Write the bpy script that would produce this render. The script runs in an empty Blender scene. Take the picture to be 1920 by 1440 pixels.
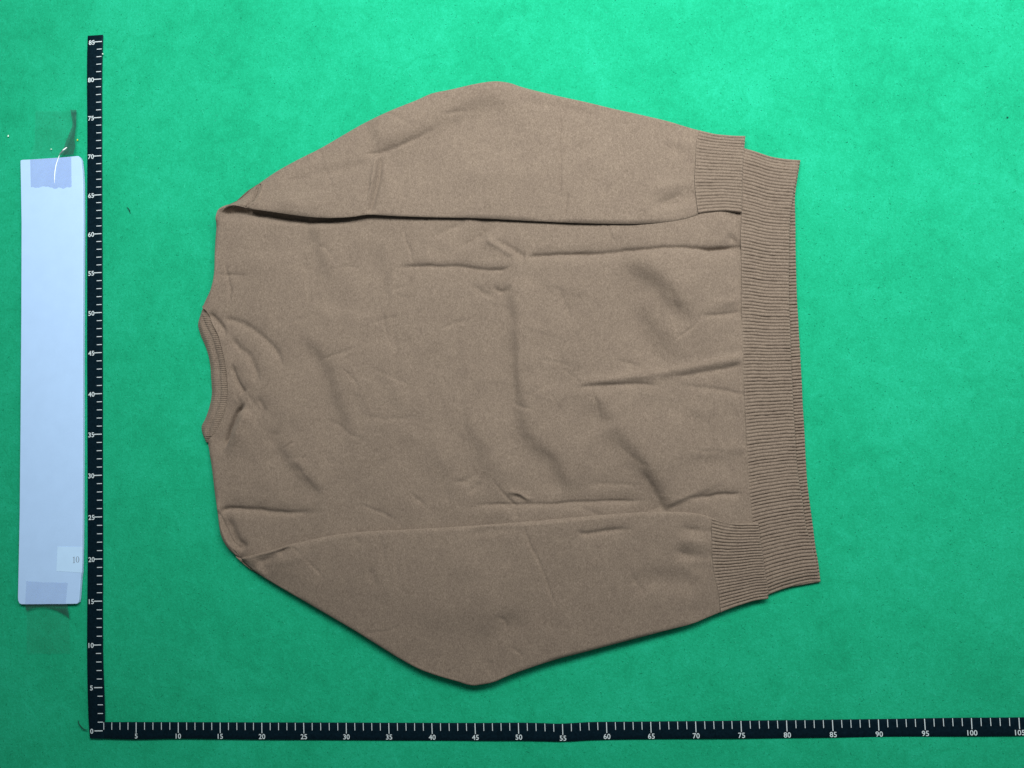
import bpy, math
import numpy as np
from mathutils import Matrix

# ------------------------------------------------------------------ camera, world, lamp, exposure
S = 0.01                                    # everything below is laid out in centimetres
scene = bpy.context.scene
col = scene.collection
cam_data = bpy.data.cameras.new("camera")
cam_data.lens = 27.038
cam_data.sensor_width = 36.0
cam_data.clip_start = 0.02
cam_data.clip_end = 50.0
cam = bpy.data.objects.new("camera", cam_data)
CR = [[0.996568, 0.039392, 0.0728], [-0.034891, 0.99746, -0.062101], [-0.075061, 0.059348, 0.995411]]
CL = [57.372, 33.818, 89.494]
m = Matrix([[CR[0][0], CR[0][1], CR[0][2], CL[0]*S], [CR[1][0], CR[1][1], CR[1][2], CL[1]*S],
            [CR[2][0], CR[2][1], CR[2][2], CL[2]*S], [0, 0, 0, 1]])
cam.matrix_world = m
col.objects.link(cam)
scene.camera = cam

world = bpy.data.worlds.new("World")
scene.world = world
world.use_nodes = True
bg = world.node_tree.nodes["Background"]
bg.inputs["Color"].default_value = (0.86, 0.95, 1.0, 1)
bg.inputs["Strength"].default_value = 0.13

def lamp(name, loc, aim, size, size_y, power, color):
    d = bpy.data.lights.new(name, 'AREA')
    d.shape = 'RECTANGLE'
    d.size = size*S
    d.size_y = size_y*S
    d.energy = power
    d.color = color
    o = bpy.data.objects.new(name, d)
    from mathutils import Vector
    o.location = Vector(loc)*S
    o.rotation_euler = (Vector(aim)-Vector(loc)).to_track_quat('-Z', 'Y').to_euler()
    col.objects.link(o)
lamp("ceiling_lamp", (66, 106, 100), (66, 92, 0), 130, 44, 30.5, (1.0, 0.98, 0.95))
lamp("added_side_light", (172, 84, 62), (60, 50, 0), 40, 40, 5.5, (1.0, 0.98, 0.95))  # unseen light, added low on the right to bring out the vertical folds

scene.view_settings.view_transform = 'Standard'
scene.view_settings.look = 'None'
scene.view_settings.exposure = 0.0
scene.view_settings.gamma = 1.0

# ------------------------------------------------------------------ materials
def new_mat(name):
    mt = bpy.data.materials.new(name)
    mt.use_nodes = True
    nt = mt.node_tree
    return mt, nt, nt.nodes["Principled BSDF"]

def node(nt, kind, **kw):
    n = nt.nodes.new(kind)
    for k, v in kw.items():
        if k in n.inputs:
            n.inputs[k].default_value = v
        else:
            setattr(n, k, v)
    return n

def noise(nt, vec, scale, detail=2.0, rough=0.5, distort=0.0):
    n = node(nt, 'ShaderNodeTexNoise')
    n.inputs['Scale'].default_value = scale
    n.inputs['Detail'].default_value = detail
    n.inputs['Roughness'].default_value = rough
    n.inputs['Distortion'].default_value = distort
    nt.links.new(vec, n.inputs['Vector'])
    return n.outputs['Fac']

def mapping(nt, scale=(1, 1, 1), rot=(0, 0, 0)):
    tc = node(nt, 'ShaderNodeTexCoord')
    mp = node(nt, 'ShaderNodeMapping')
    mp.inputs['Scale'].default_value = scale
    mp.inputs['Rotation'].default_value = rot
    nt.links.new(tc.outputs['Object'], mp.inputs['Vector'])
    return mp.outputs['Vector']

def math_node(nt, op, a, b):
    n = node(nt, 'ShaderNodeMath', operation=op)
    for i, v in enumerate((a, b)):
        if isinstance(v, (int, float)):
            n.inputs[i].default_value = v
        else:
            nt.links.new(v, n.inputs[i])
    return n.outputs[0]

def ramp(nt, fac, stops):
    r = node(nt, 'ShaderNodeValToRGB')
    els = r.color_ramp.elements
    while len(els) < len(stops):
        els.new(0.5)
    for e, (pos, c) in zip(els, stops):
        e.position = pos
        e.color = (*c, 1)
    nt.links.new(fac, r.inputs['Fac'])
    return r.outputs['Color']

def mul_color(nt, a, b, fac=1.0):
    n = node(nt, 'ShaderNodeMix', data_type='RGBA', blend_type='MULTIPLY')
    n.inputs[0].default_value = fac
    nt.links.new(a, n.inputs[6])
    nt.links.new(b, n.inputs[7])
    return n.outputs[2]

def bump(nt, height, strength, dist, normal=None):
    b = node(nt, 'ShaderNodeBump')
    b.inputs['Strength'].default_value = strength
    b.inputs['Distance'].default_value = dist
    nt.links.new(height, b.inputs['Height'])
    if normal is not None:
        nt.links.new(normal, b.inputs['Normal'])
    return b.outputs['Normal']

def knit_material(name, c_dark, c_mid, c_light):
    mt, nt, bs = new_mat(name)
    v = mapping(nt)
    vs = mapping(nt, (1.0, 0.55, 1.0))
    fine = noise(nt, vs, 950, 2.0, 0.75)
    mid = noise(nt, vs, 420, 2.0, 0.6)
    big = noise(nt, v, 42, 3.0, 0.55)
    f = math_node(nt, 'ADD', math_node(nt, 'MULTIPLY', fine, 0.80), math_node(nt, 'MULTIPLY', mid, 0.20))
    c = ramp(nt, f, [(0.34, c_dark), (0.50, c_mid), (0.66, c_light)])
    cloud = noise(nt, mapping(nt, (1.0, 0.7, 1.0)), 150, 3.0, 0.7, 0.4)
    c = mul_color(nt, c, ramp(nt, cloud, [(0.35, (0.955, 0.95, 0.955)), (0.65, (1.04, 1.04, 1.035))]))
    g = ramp(nt, big, [(0.3, (0.96, 0.955, 0.96)), (0.7, (1.03, 1.03, 1.03))])
    nt.links.new(mul_color(nt, c, g), bs.inputs['Base Color'])
    bs.inputs['Roughness'].default_value = 0.95
    bs.inputs['Specular IOR Level'].default_value = 0.12
    bs.inputs['Sheen Weight'].default_value = 0.12
    bs.inputs['Sheen Roughness'].default_value = 0.6
    bs.inputs['Sheen Tint'].default_value = (0.95, 0.85, 0.75, 1)
    w = node(nt, 'ShaderNodeTexWave', wave_type='BANDS', bands_direction='Y', wave_profile='SIN')
    w.inputs['Scale'].default_value = 235
    w.inputs['Distortion'].default_value = 1.2
    w.inputs['Detail'].default_value = 2.0
    nt.links.new(v, w.inputs['Vector'])
    n1 = bump(nt, w.outputs['Fac'], 0.16, 0.0004)
    n2 = bump(nt, fine, 0.45, 0.0004, n1)
    n3 = bump(nt, mid, 0.15, 0.0006, n2)
    nt.links.new(n3, bs.inputs['Normal'])
    return mt

M_KNIT = knit_material("brown_knit", (0.119, 0.0935, 0.0715), (0.162, 0.1295, 0.100), (0.214, 0.173, 0.136))

def felt_material():
    mt, nt, bs = new_mat("green_felt")
    v = mapping(nt)
    big = noise(nt, v, 9, 4.0, 0.6, 0.6)
    med = noise(nt, v, 55, 4.0, 0.65, 0.8)
    fine = noise(nt, v, 480, 3.0, 0.75, 0.6)
    fib = noise(nt, mapping(nt, (1.0, 0.30, 1.0), (0, 0, 0.5)), 900, 2.0, 0.6, 1.2)
    f = math_node(nt, 'ADD', math_node(nt, 'MULTIPLY', big, 0.24), math_node(nt, 'MULTIPLY', med, 0.22))
    f = math_node(nt, 'ADD', f, math_node(nt, 'MULTIPLY', fine, 0.36))
    f = math_node(nt, 'ADD', f, math_node(nt, 'MULTIPLY', fib, 0.18))
    c = ramp(nt, f, [(0.37, (0.002, 0.245, 0.118)), (0.50, (0.005, 0.325, 0.164)), (0.63, (0.012, 0.400, 0.228))])
    nt.links.new(c, bs.inputs['Base Color'])
    bs.inputs['Roughness'].default_value = 0.9
    bs.inputs['Specular IOR Level'].default_value = 0.15
    bs.inputs['Sheen Weight'].default_value = 0.10
    bs.inputs['Sheen Tint'].default_value = (0.5, 1.0, 0.75, 1)
    n1 = bump(nt, fine, 0.5, 0.0006)
    n2 = bump(nt, fib, 0.35, 0.0006, n1)
    n3 = bump(nt, med, 0.25, 0.0025, n2)
    nt.links.new(n3, bs.inputs['Normal'])
    return mt
M_FELT = felt_material()

def plain(name, c, rough, spec=0.5, bump_scale=None, bump_strength=0.1, var=0.06):
    mt, nt, bs = new_mat(name)
    v = mapping(nt)
    n = noise(nt, v, bump_scale or 60, 3.0, 0.6)
    lo = tuple(max(0, x*(1-var)) for x in c)
    hi = tuple(x*(1+var) for x in c)
    nt.links.new(ramp(nt, n, [(0.3, lo), (0.7, hi)]), bs.inputs['Base Color'])
    bs.inputs['Roughness'].default_value = rough
    bs.inputs['Specular IOR Level'].default_value = spec
    if bump_scale:
        nt.links.new(bump(nt, n, bump_strength, 0.0005), bs.inputs['Normal'])
    return mt
M_TAPE = plain("black_tape_cloth", (0.0025, 0.009, 0.015), 0.45, 0.06, 400, 0.15, 0.3)
M_TAPE.node_tree.nodes['Principled BSDF'].inputs['Specular Tint'].default_value = (0.45, 0.85, 1.0, 1)
M_PRINT = plain("white_print", (0.52, 0.63, 0.66), 0.7, 0.3, 900, 0.1, 0.12)
M_CARD = plain("white_card_stock", (0.39, 0.59, 0.87), 0.6, 0.3, None, 0, 0.02)
M_STICKER = plain("white_sticker_paper", (0.45, 0.68, 0.93), 0.6, 0.3, None, 0, 0.02)
M_INK = plain("grey_ink", (0.17, 0.22, 0.27), 0.7, 0.2, 900, 0.05, 0.2)
M_HAIR = plain("dark_green_fibre", (0.004, 0.045, 0.03), 0.8, 0.2, None, 0, 0.1)
M_SPECK = plain("pale_lint", (0.62, 0.85, 0.74), 0.9, 0.2, None, 0, 0.1)
M_YELLOW = plain("yellow_lint", (0.55, 0.62, 0.06), 0.9, 0.2, None, 0, 0.1)
M_CREASE_GLINT = plain("painted_film_glint", (0.80, 0.88, 0.90), 0.35, 0.5, 500, 0.1, 0.08)  # white base colour stands in for the gloss on the tape's crease

def film(name, c, opacity, rough):
    mt, nt, bs = new_mat(name)
    v = mapping(nt)
    n = noise(nt, v, 90, 3.0, 0.6)
    bs.inputs['Base Color'].default_value = (*c, 1)
    bs.inputs['Roughness'].default_value = rough
    a = math_node(nt, 'MULTIPLY', math_node(nt, 'ADD', math_node(nt, 'MULTIPLY', n, 0.8), 0.6), opacity)
    nt.links.new(a, bs.inputs['Alpha'])
    nt.links.new(bump(nt, n, 0.3, 0.0006), bs.inputs['Normal'])
    return mt
M_FILM = film("clear_film", (0.05, 0.25, 0.16), 0.10, 0.25)
M_FILM_CARD = film("clear_film_greyed", (0.33, 0.47, 0.76), 0.45, 0.35)
M_FILM_FAINT = film("clear_film_faint", (0.36, 0.50, 0.76), 0.22, 0.4)
M_FILM_DARK = film("clear_film_folded", (0.03, 0.075, 0.07), 0.56, 0.2)

# ------------------------------------------------------------------ objects
def empty(name, loc):
    o = bpy.data.objects.new(name, None)
    o.empty_display_size = 0.02
    o.location = (loc[0]*S, loc[1]*S, loc[2]*S)
    col.objects.link(o)
    return o

def origin_of(parent):
    x = np.zeros(3)
    while parent is not None:
        x += np.array(parent.location)
        parent = parent.parent
    return x

def mesh_obj(name, V, Fc, mat, parent=None, smooth=True, origin=None):
    """V in centimetres, world axes; Fc: list of index arrays (n,4) or (n,3)."""
    V = np.asarray(V, float)*S
    base = origin_of(parent)
    o_loc = np.zeros(3)
    if origin is not None:
        o_loc = np.array(origin, float)*S - base
    V = V - base - o_loc
    me = bpy.data.meshes.new(name)
    fs = [np.asarray(f, int) for f in (Fc if isinstance(Fc, list) else [Fc]) if len(f)]
    nl = sum(f.size for f in fs)
    npoly = sum(len(f) for f in fs)
    me.vertices.add(len(V))
    me.vertices.foreach_set('co', V.ravel())
    me.loops.add(nl)
    me.loops.foreach_set('vertex_index', np.concatenate([f.ravel() for f in fs]))
    me.polygons.add(npoly)
    sizes = np.concatenate([np.full(len(f), f.shape[1]) for f in fs])
    me.polygons.foreach_set('loop_start', np.concatenate([[0], np.cumsum(sizes)[:-1]]))
    me.polygons.foreach_set('use_smooth', np.full(npoly, smooth))
    me.update(calc_edges=True)
    me.validate()
    me.materials.append(mat)
    o = bpy.data.objects.new(name, me)
    o.location = o_loc
    if parent is not None:
        o.parent = parent
    col.objects.link(o)
    return o

def tag(o, label, cat, group=None):
    o['label'] = label
    o['category'] = cat
    if group:
        o['group'] = group
    return o

# ------------------------------------------------------------------ geometry helpers (cm)
def spline(pts, n=None, step=0.35):
    """Centripetal Catmull-Rom through pts, resampled evenly."""
    P = np.array(pts, float)
    if len(P) == 2:
        d = P
    else:
        P2 = np.vstack([2*P[0]-P[1], P, 2*P[-1]-P[-2]])
        out = []
        for i in range(1, len(P2)-2):
            p0, p1, p2, p3 = P2[i-1:i+3]
            t0 = 0.0
            t1 = t0+max(np.linalg.norm(p1-p0), 1e-6)**.5
            t2 = t1+max(np.linalg.norm(p2-p1), 1e-6)**.5
            t3 = t2+max(np.linalg.norm(p3-p2), 1e-6)**.5
            t = np.linspace(t1, t2, 12, endpoint=False)[:, None]
            a1 = (t1-t)/(t1-t0)*p0+(t-t0)/(t1-t0)*p1
            a2 = (t2-t)/(t2-t1)*p1+(t-t1)/(t2-t1)*p2
            a3 = (t3-t)/(t3-t2)*p2+(t-t2)/(t3-t2)*p3
            b1 = (t2-t)/(t2-t0)*a1+(t-t0)/(t2-t0)*a2
            b2 = (t3-t)/(t3-t1)*a2+(t-t1)/(t3-t1)*a3
            out.append((t2-t)/(t2-t1)*b1+(t-t1)/(t2-t1)*b2)
        d = np.vstack(out+[P[-1:]])
    L = np.concatenate([[0], np.cumsum(np.linalg.norm(np.diff(d, axis=0), axis=1))])
    if n is None:
        n = max(3, int(L[-1]/step)+1)
    return np.stack([np.interp(np.linspace(0, L[-1], n), L, d[:, k]) for k in (0, 1)], 1)

def at_params(curve, t):
    L = np.concatenate([[0], np.cumsum(np.linalg.norm(np.diff(curve, axis=0), axis=1))])
    L /= L[-1]
    return np.stack([np.interp(t, L, curve[:, k]) for k in (0, 1)], 1)

def coons(B, T, L, Rr, us, vs):
    """B,T run along u (v=0, v=1); L,Rr run along v (u=0, u=1)."""
    B, T, L, Rr = (spline(c, 400) for c in (B, T, L, Rr))
    b, t, l, r = at_params(B, us), at_params(T, us), at_params(L, vs), at_params(Rr, vs)
    # snap the corners
    c00, c10, c01, c11 = (B[0]+L[0])/2, (B[-1]+Rr[0])/2, (T[0]+L[-1])/2, (T[-1]+Rr[-1])/2
    U, Vv = us[:, None, None], vs[None, :, None]
    b = b+(1-us)[:, None]*(c00-B[0])+us[:, None]*(c10-B[-1])
    t = t+(1-us)[:, None]*(c01-T[0])+us[:, None]*(c11-T[-1])
    l = l+(1-vs)[:, None]*(c00-L[0])+vs[:, None]*(c01-L[-1])
    r = r+(1-vs)[:, None]*(c10-Rr[0])+vs[:, None]*(c11-Rr[-1])
    XY = ((1-Vv)*b[:, None]+Vv*t[:, None]+(1-U)*l[None]+U*r[None]
          - ((1-U)*(1-Vv)*c00+U*(1-Vv)*c10+(1-U)*Vv*c01+U*Vv*c11))
    return XY

def seg_dist(XY, poly):
    """distance to a polyline, its parameter 0..1 and the signed side (+ = left of travel)."""
    sh = XY.shape[:-1]
    Q = XY.reshape(-1, 2)
    best = np.full(len(Q), 1e9)
    tt = np.zeros(len(Q))
    sd = np.zeros(len(Q))
    a, b = poly[:-1], poly[1:]
    ln = np.linalg.norm(b-a, axis=1)
    cum = np.concatenate([[0], np.cumsum(ln)])
    for i in range(len(a)):
        e = b[i]-a[i]
        w = Q-a[i]
        t = np.clip((w@e)/max(ln[i]**2, 1e-9), 0, 1)
        dx = w-t[:, None]*e
        d = np.sqrt((dx**2).sum(1))
        m = d < best
        best[m] = d[m]
        tt[m] = (cum[i]+t[m]*ln[i])/cum[-1]
        sd[m] = np.sign(e[0]*w[m, 1]-e[1]*w[m, 0])
    return best.reshape(sh), tt.reshape(sh), (sd*best).reshape(sh)

def smooth(x, a, b):
    t = np.clip((x-a)/(b-a), 0, 1)
    return t*t*(3-2*t)

def value_noise(X, Y, cell, seed):
    r = np.random.RandomState(seed)
    G = r.uniform(-1, 1, (256, 256))
    x, y = X/cell+1000, Y/cell+1000
    xi, yi = np.floor(x).astype(int), np.floor(y).astype(int)
    fx, fy = x-xi, y-yi
    fx, fy = fx*fx*fx*(fx*(fx*6-15)+10), fy*fy*fy*(fy*(fy*6-15)+10)
    g = lambda i, j: G[(xi+i) % 256, (yi+j) % 256]
    return (g(0, 0)*(1-fx)+g(1, 0)*fx)*(1-fy)+(g(0, 1)*(1-fx)+g(1, 1)*fx)*fy

def wrinkles(XY, items):
    Z = np.zeros(XY.shape[:-1])
    full = []
    for kind, h, w, pts, *opt in items:
        if kind == 'v':
            full.append(('g', h, w, pts, *opt))
        elif kind == 'g' and w < 0.4:
            full.append((kind, h*1.0, w*1.1, pts, *opt))
            full.append((kind, h*0.65, w*3.4, pts, *opt))      # the soft slopes either side of a sharp crease
        else:
            full.append((kind, h*(1.5 if kind == 's' else 1.4), w*1.3, pts, *opt))
    X, Y = XY[..., 0], XY[..., 1]
    XY = XY+np.stack([0.10*value_noise(X, Y, 2.4, 301)+0.05*value_noise(X, Y, 0.8, 302),
                      0.10*value_noise(X, Y, 2.4, 303)+0.05*value_noise(X, Y, 0.8, 304)], -1)
    uneven = 1.12+0.22*value_noise(X, Y, 3.5, 305)
    for kind, h, w, pts, *opt in full:
        poly = spline(pts, None, 0.4)
        reach = (4 if kind == 'g' else 9)*w+0.3
        lo, hi = poly.min(0)-reach, poly.max(0)+reach
        m = ((XY >= lo) & (XY <= hi)).all(-1)
        if not m.any():
            continue
        d, t, s = seg_dist(XY[m], poly)
        f0, f1 = opt[0] if opt else (0.2, 0.2)
        tp = (smooth(t, -1e-3, f0) if f0 > 0 else 1.0)*(1-smooth(t, 1-f1, 1.001) if f1 > 0 else 1.0)
        if kind == 'g':
            Z[m] += h*tp*np.exp(-(d/w)**2)
        else:                                    # a step: high on the left of travel, dying away on both sides
            end = np.where((t <= 0) | (t >= 1), np.exp(-(d/w)**2), 1)
            Z[m] += h*tp*end*0.5*np.tanh(s/w)*np.exp(-(s/(4.5*w))**2)
    return Z*uneven

def faint_creases(x0, x1, y0, y1, n, seed, gain=1.0):
    """many short, faint, wandering creases, mostly along and across the knit."""
    r = np.random.RandomState(seed)
    out = []
    for _ in range(n):
        a = r.choice([0, 0, math.pi/2, math.pi/2, -math.pi/4, 1.2])+r.normal(0, .25)
        L = r.uniform(2, 7)
        p = np.array([r.uniform(x0, x1), r.uniform(y0, y1)])
        pts = [tuple(p)]
        for k in range(5):
            a += r.normal(0, .22)
            p = p+L/5*np.array([math.cos(a), math.sin(a)])
            pts.append(tuple(p))
        if r.rand() < .55:
            out.append(('v', -gain*r.uniform(.02, .055), r.uniform(.13, .30), pts, (.35, .35)))
        else:
            out.append(('s', gain*r.choice([-1, 1])*r.uniform(.02, .045), r.uniform(.3, .8), pts, (.35, .35)))
    return out

def grid_faces(nu, nv):
    i = np.arange(nu*nv).reshape(nu, nv)
    return np.stack([i[:-1, :-1].ravel(), i[1:, :-1].ravel(), i[1:, 1:].ravel(), i[:-1, 1:].ravel()], 1)

def sheet(XY, Z, drop, r, joined=''):
    """top grid plus a rounded under-edge all round: (V, faces)."""
    nu, nv = Z.shape
    V = np.concatenate([XY, Z[..., None]], -1).reshape(-1, 3)
    Fc = [grid_faces(nu, nv)]
    idx = np.arange(nu*nv).reshape(nu, nv)
    loop = np.concatenate([idx[:, 0], idx[-1, 1:], idx[-2::-1, -1], idx[0, -2:0:-1]])
    P = V[loop]
    n = len(P)
    tg = np.roll(P[:, :2], -1, 0)-np.roll(P[:, :2], 1, 0)
    inset = np.full(n, r)
    if 'R' in joined:
        inset[nu:nu+nv-2] = 0
    if 'L' in joined:
        inset[2*nu+nv-2:] = 0
    k = 5
    tg = sum(np.roll(tg, j, 0) for j in range(-k, k+1))
    tg /= np.linalg.norm(tg, axis=1)[:, None]+1e-9
    inw = np.stack([-tg[:, 1], tg[:, 0]], 1)        # loop runs counter-clockwise
    prev = np.arange(len(V), len(V)+n)              # a copy of the rim, so that the top keeps its own shading
    rings = [P]
    cnt = len(V)+n
    dr = np.minimum(drop, np.maximum(P[:, 2]-0.02, 0.01))
    for a in (0.5, 1.0, math.pi/2):
        q = P.copy()
        q[:, :2] += inw*(inset*(1-math.cos(a)))[:, None]
        q[:, 2] -= dr*math.sin(a)
        rings.append(q)
        cur = np.arange(cnt, cnt+n)
        cnt += n
        Fc.append(np.stack([prev, cur, np.roll(cur, -1), np.roll(prev, -1)], 1)[:, ::-1])
        prev = cur
    V = np.vstack([V]+rings)
    return V, Fc

def clustered(n, k=0.75):
    t = np.linspace(0, 1, n)
    return (1-k)*t+k*(0.5-0.5*np.cos(np.pi*t))

def edge_round(XY, edges, r):
    d = np.full(XY.shape[:-1], 1e9)
    for e in edges:
        d = np.minimum(d, seg_dist(XY, spline(e, 160))[0])
    q = np.clip(d/r, 0, 1)
    return np.sqrt(np.maximum(0, 1-(1-q)**2)), d

# ------------------------------------------------------------------ the setting: a green felt cloth
def felt_z(X, Y):
    return 0.10*value_noise(X, Y, 22, 3)+0.04*value_noise(X, Y, 7, 4)-0.13

def build_felt():
    xs = np.linspace(-70, 185, 256)
    ys = np.linspace(-70, 155, 226)
    X, Y = np.meshgrid(xs, ys, indexing='ij')
    Z = felt_z(X, Y)
    V = np.stack([X, Y, Z], -1).reshape(-1, 3)
    o = mesh_obj("green_cloth", V, grid_faces(256, 226), M_FELT)
    o['kind'] = 'structure'
    o['label'] = 'bright green felt cloth spread flat under everything'
build_felt()

def build_fuzz(n, mat_list, seed):
    """loose fibre ends standing out of the felt."""
    r = np.random.RandomState(seed)
    x, y = r.uniform(-14, 132, n), r.uniform(-8, 98, n)
    a = r.uniform(0, 2*np.pi, n)
    L = r.gamma(2.2, .06, n)+.06
    bend = r.normal(0, .9, n)
    w = r.uniform(.012, .026, n)
    t = np.linspace(0, 1, 4)
    ang = a[:, None]+bend[:, None]*(t-.5)
    cx = x[:, None]+L[:, None]*np.cumsum(np.cos(ang), 1)/4
    cy = y[:, None]+L[:, None]*np.cumsum(np.sin(ang), 1)/4
    cz = felt_z(cx, cy)+.012+.05*np.sin(np.pi*t)[None]*r.uniform(0, 1, n)[:, None]
    ww = w[:, None]*np.array([.5, 1, 1, .4])
    nx, ny = -np.sin(ang)*ww, np.cos(ang)*ww
    V = np.stack([np.stack([cx-nx, cy-ny, cz], -1), np.stack([cx+nx, cy+ny, cz], -1)], 2).reshape(-1, 3)
    b = np.arange(n)[:, None, None]*8+np.arange(3)[None, :, None]*2+np.array([0, 2, 3, 1])[None, None]
    o = mesh_obj("felt_fuzz", V, b.reshape(-1, 4), mat_list[0])
    o.data.materials.append(mat_list[1])
    o.data.polygons.foreach_set('material_index', np.repeat((r.rand(n) < .5).astype(int), 3))
    o['kind'] = 'stuff'
    o['label'] = 'loose fibre ends standing out of the green felt cloth'
build_fuzz(26000, (plain("pale_green_fibre", (0.03, 0.48, 0.29), 0.9, 0.1, None, 0, .1), plain("deep_green_fibre", (0.002, 0.21, 0.10), 0.9, 0.1, None, 0, .1)), 17)

# ------------------------------------------------------------------ the sweater
SW = empty("knit_sweater", (48, 42, 0))
tag(SW, "brown knitted crew neck sweater laid on its front with both sleeves folded over its back", "sweater")

# traced edges (cm on the plane at the given height)
NECK_SEAM = [(14.03,50.14),(14.62,49.47),(15.26,47.95),(16.04,46.37),(16.48,44.68),(16.79,43.45),(16.97,41.97),(17.09,40.44),(16.94,38.91),(16.59,37.59),(15.92,36.09),(15.32,34.97),(14.45,33.86)]
NECK_OUT = [(13.83,50.28),(13.36,49.13),(13.08,48.11),(13.33,46.86),(13.98,45.28),(14.37,43.91),(14.61,42.1),(14.73,40.55),(14.58,39.02),(14.23,37.69),(13.83,36.68),(13.35,35.74),(13.48,34.84),(13.99,33.81)]
BODY_LEFT = [(18.04,20.13),(17.39,20.52),(16.43,21.48),(15.8,22.74),(15.55,24),(15.38,25.88),(15.14,27.46),(14.9,29.35),(14.65,31.25),(14.41,32.72),(14.35,33.86)] + NECK_SEAM[-2:0:-1] + [(13.93,50.18),(14.34,51.14),(14.82,52.09),(15.23,53.69),(15.39,55.64),(15.48,57.6),(15.63,59.43),(15.71,60.74),(15.99,61.57),(16.46,62.21),(17.14,62.56)]
BODY_EDGE_LOW = [(18.04,20.13),(17.39,20.52),(16.43,21.48),(15.8,22.74),(15.55,24),(15.38,25.88),(15.14,27.46),(14.9,29.35),(14.65,31.25),(14.41,32.72),(14.35,33.73)]
BODY_EDGE_HIGH = [(13.93,50.31),(14.34,51.14),(14.82,52.09),(15.23,53.69),(15.39,55.64),(15.48,57.6),(15.63,59.43),(15.71,60.74),(15.99,61.57),(16.46,62.21),(17.14,62.56)]
BODY_TOP = [(17.18,62.53),(18.65,63.17),(20.33,64.52),(20.94,64.88),(24,65.61),(28.61,65.86),(35.15,66.24),(48,66.1),(66.72,64.31),(78.23,62.35)]
BODY_BOTTOM = [(18.08,20.15),(19.99,18.31),(23.82,16.81),(30.17,16.56),(40.2,16.67),(52.54,17.32),(64.63,17.66),(77.47,18.86)]
SEAM_X = [(77.4,18.91),(77.31,21.57),(77.27,23.04),(77.15,26.31),(77.14,30.49),(77.19,34.69),(77.2,38.31),(77.27,41.94),(77.41,46.82),(77.6,50.49),(77.7,53.57),(77.74,55.43),(77.99,57.89),(78.12,60.38),(78.16,62.25)]

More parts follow.
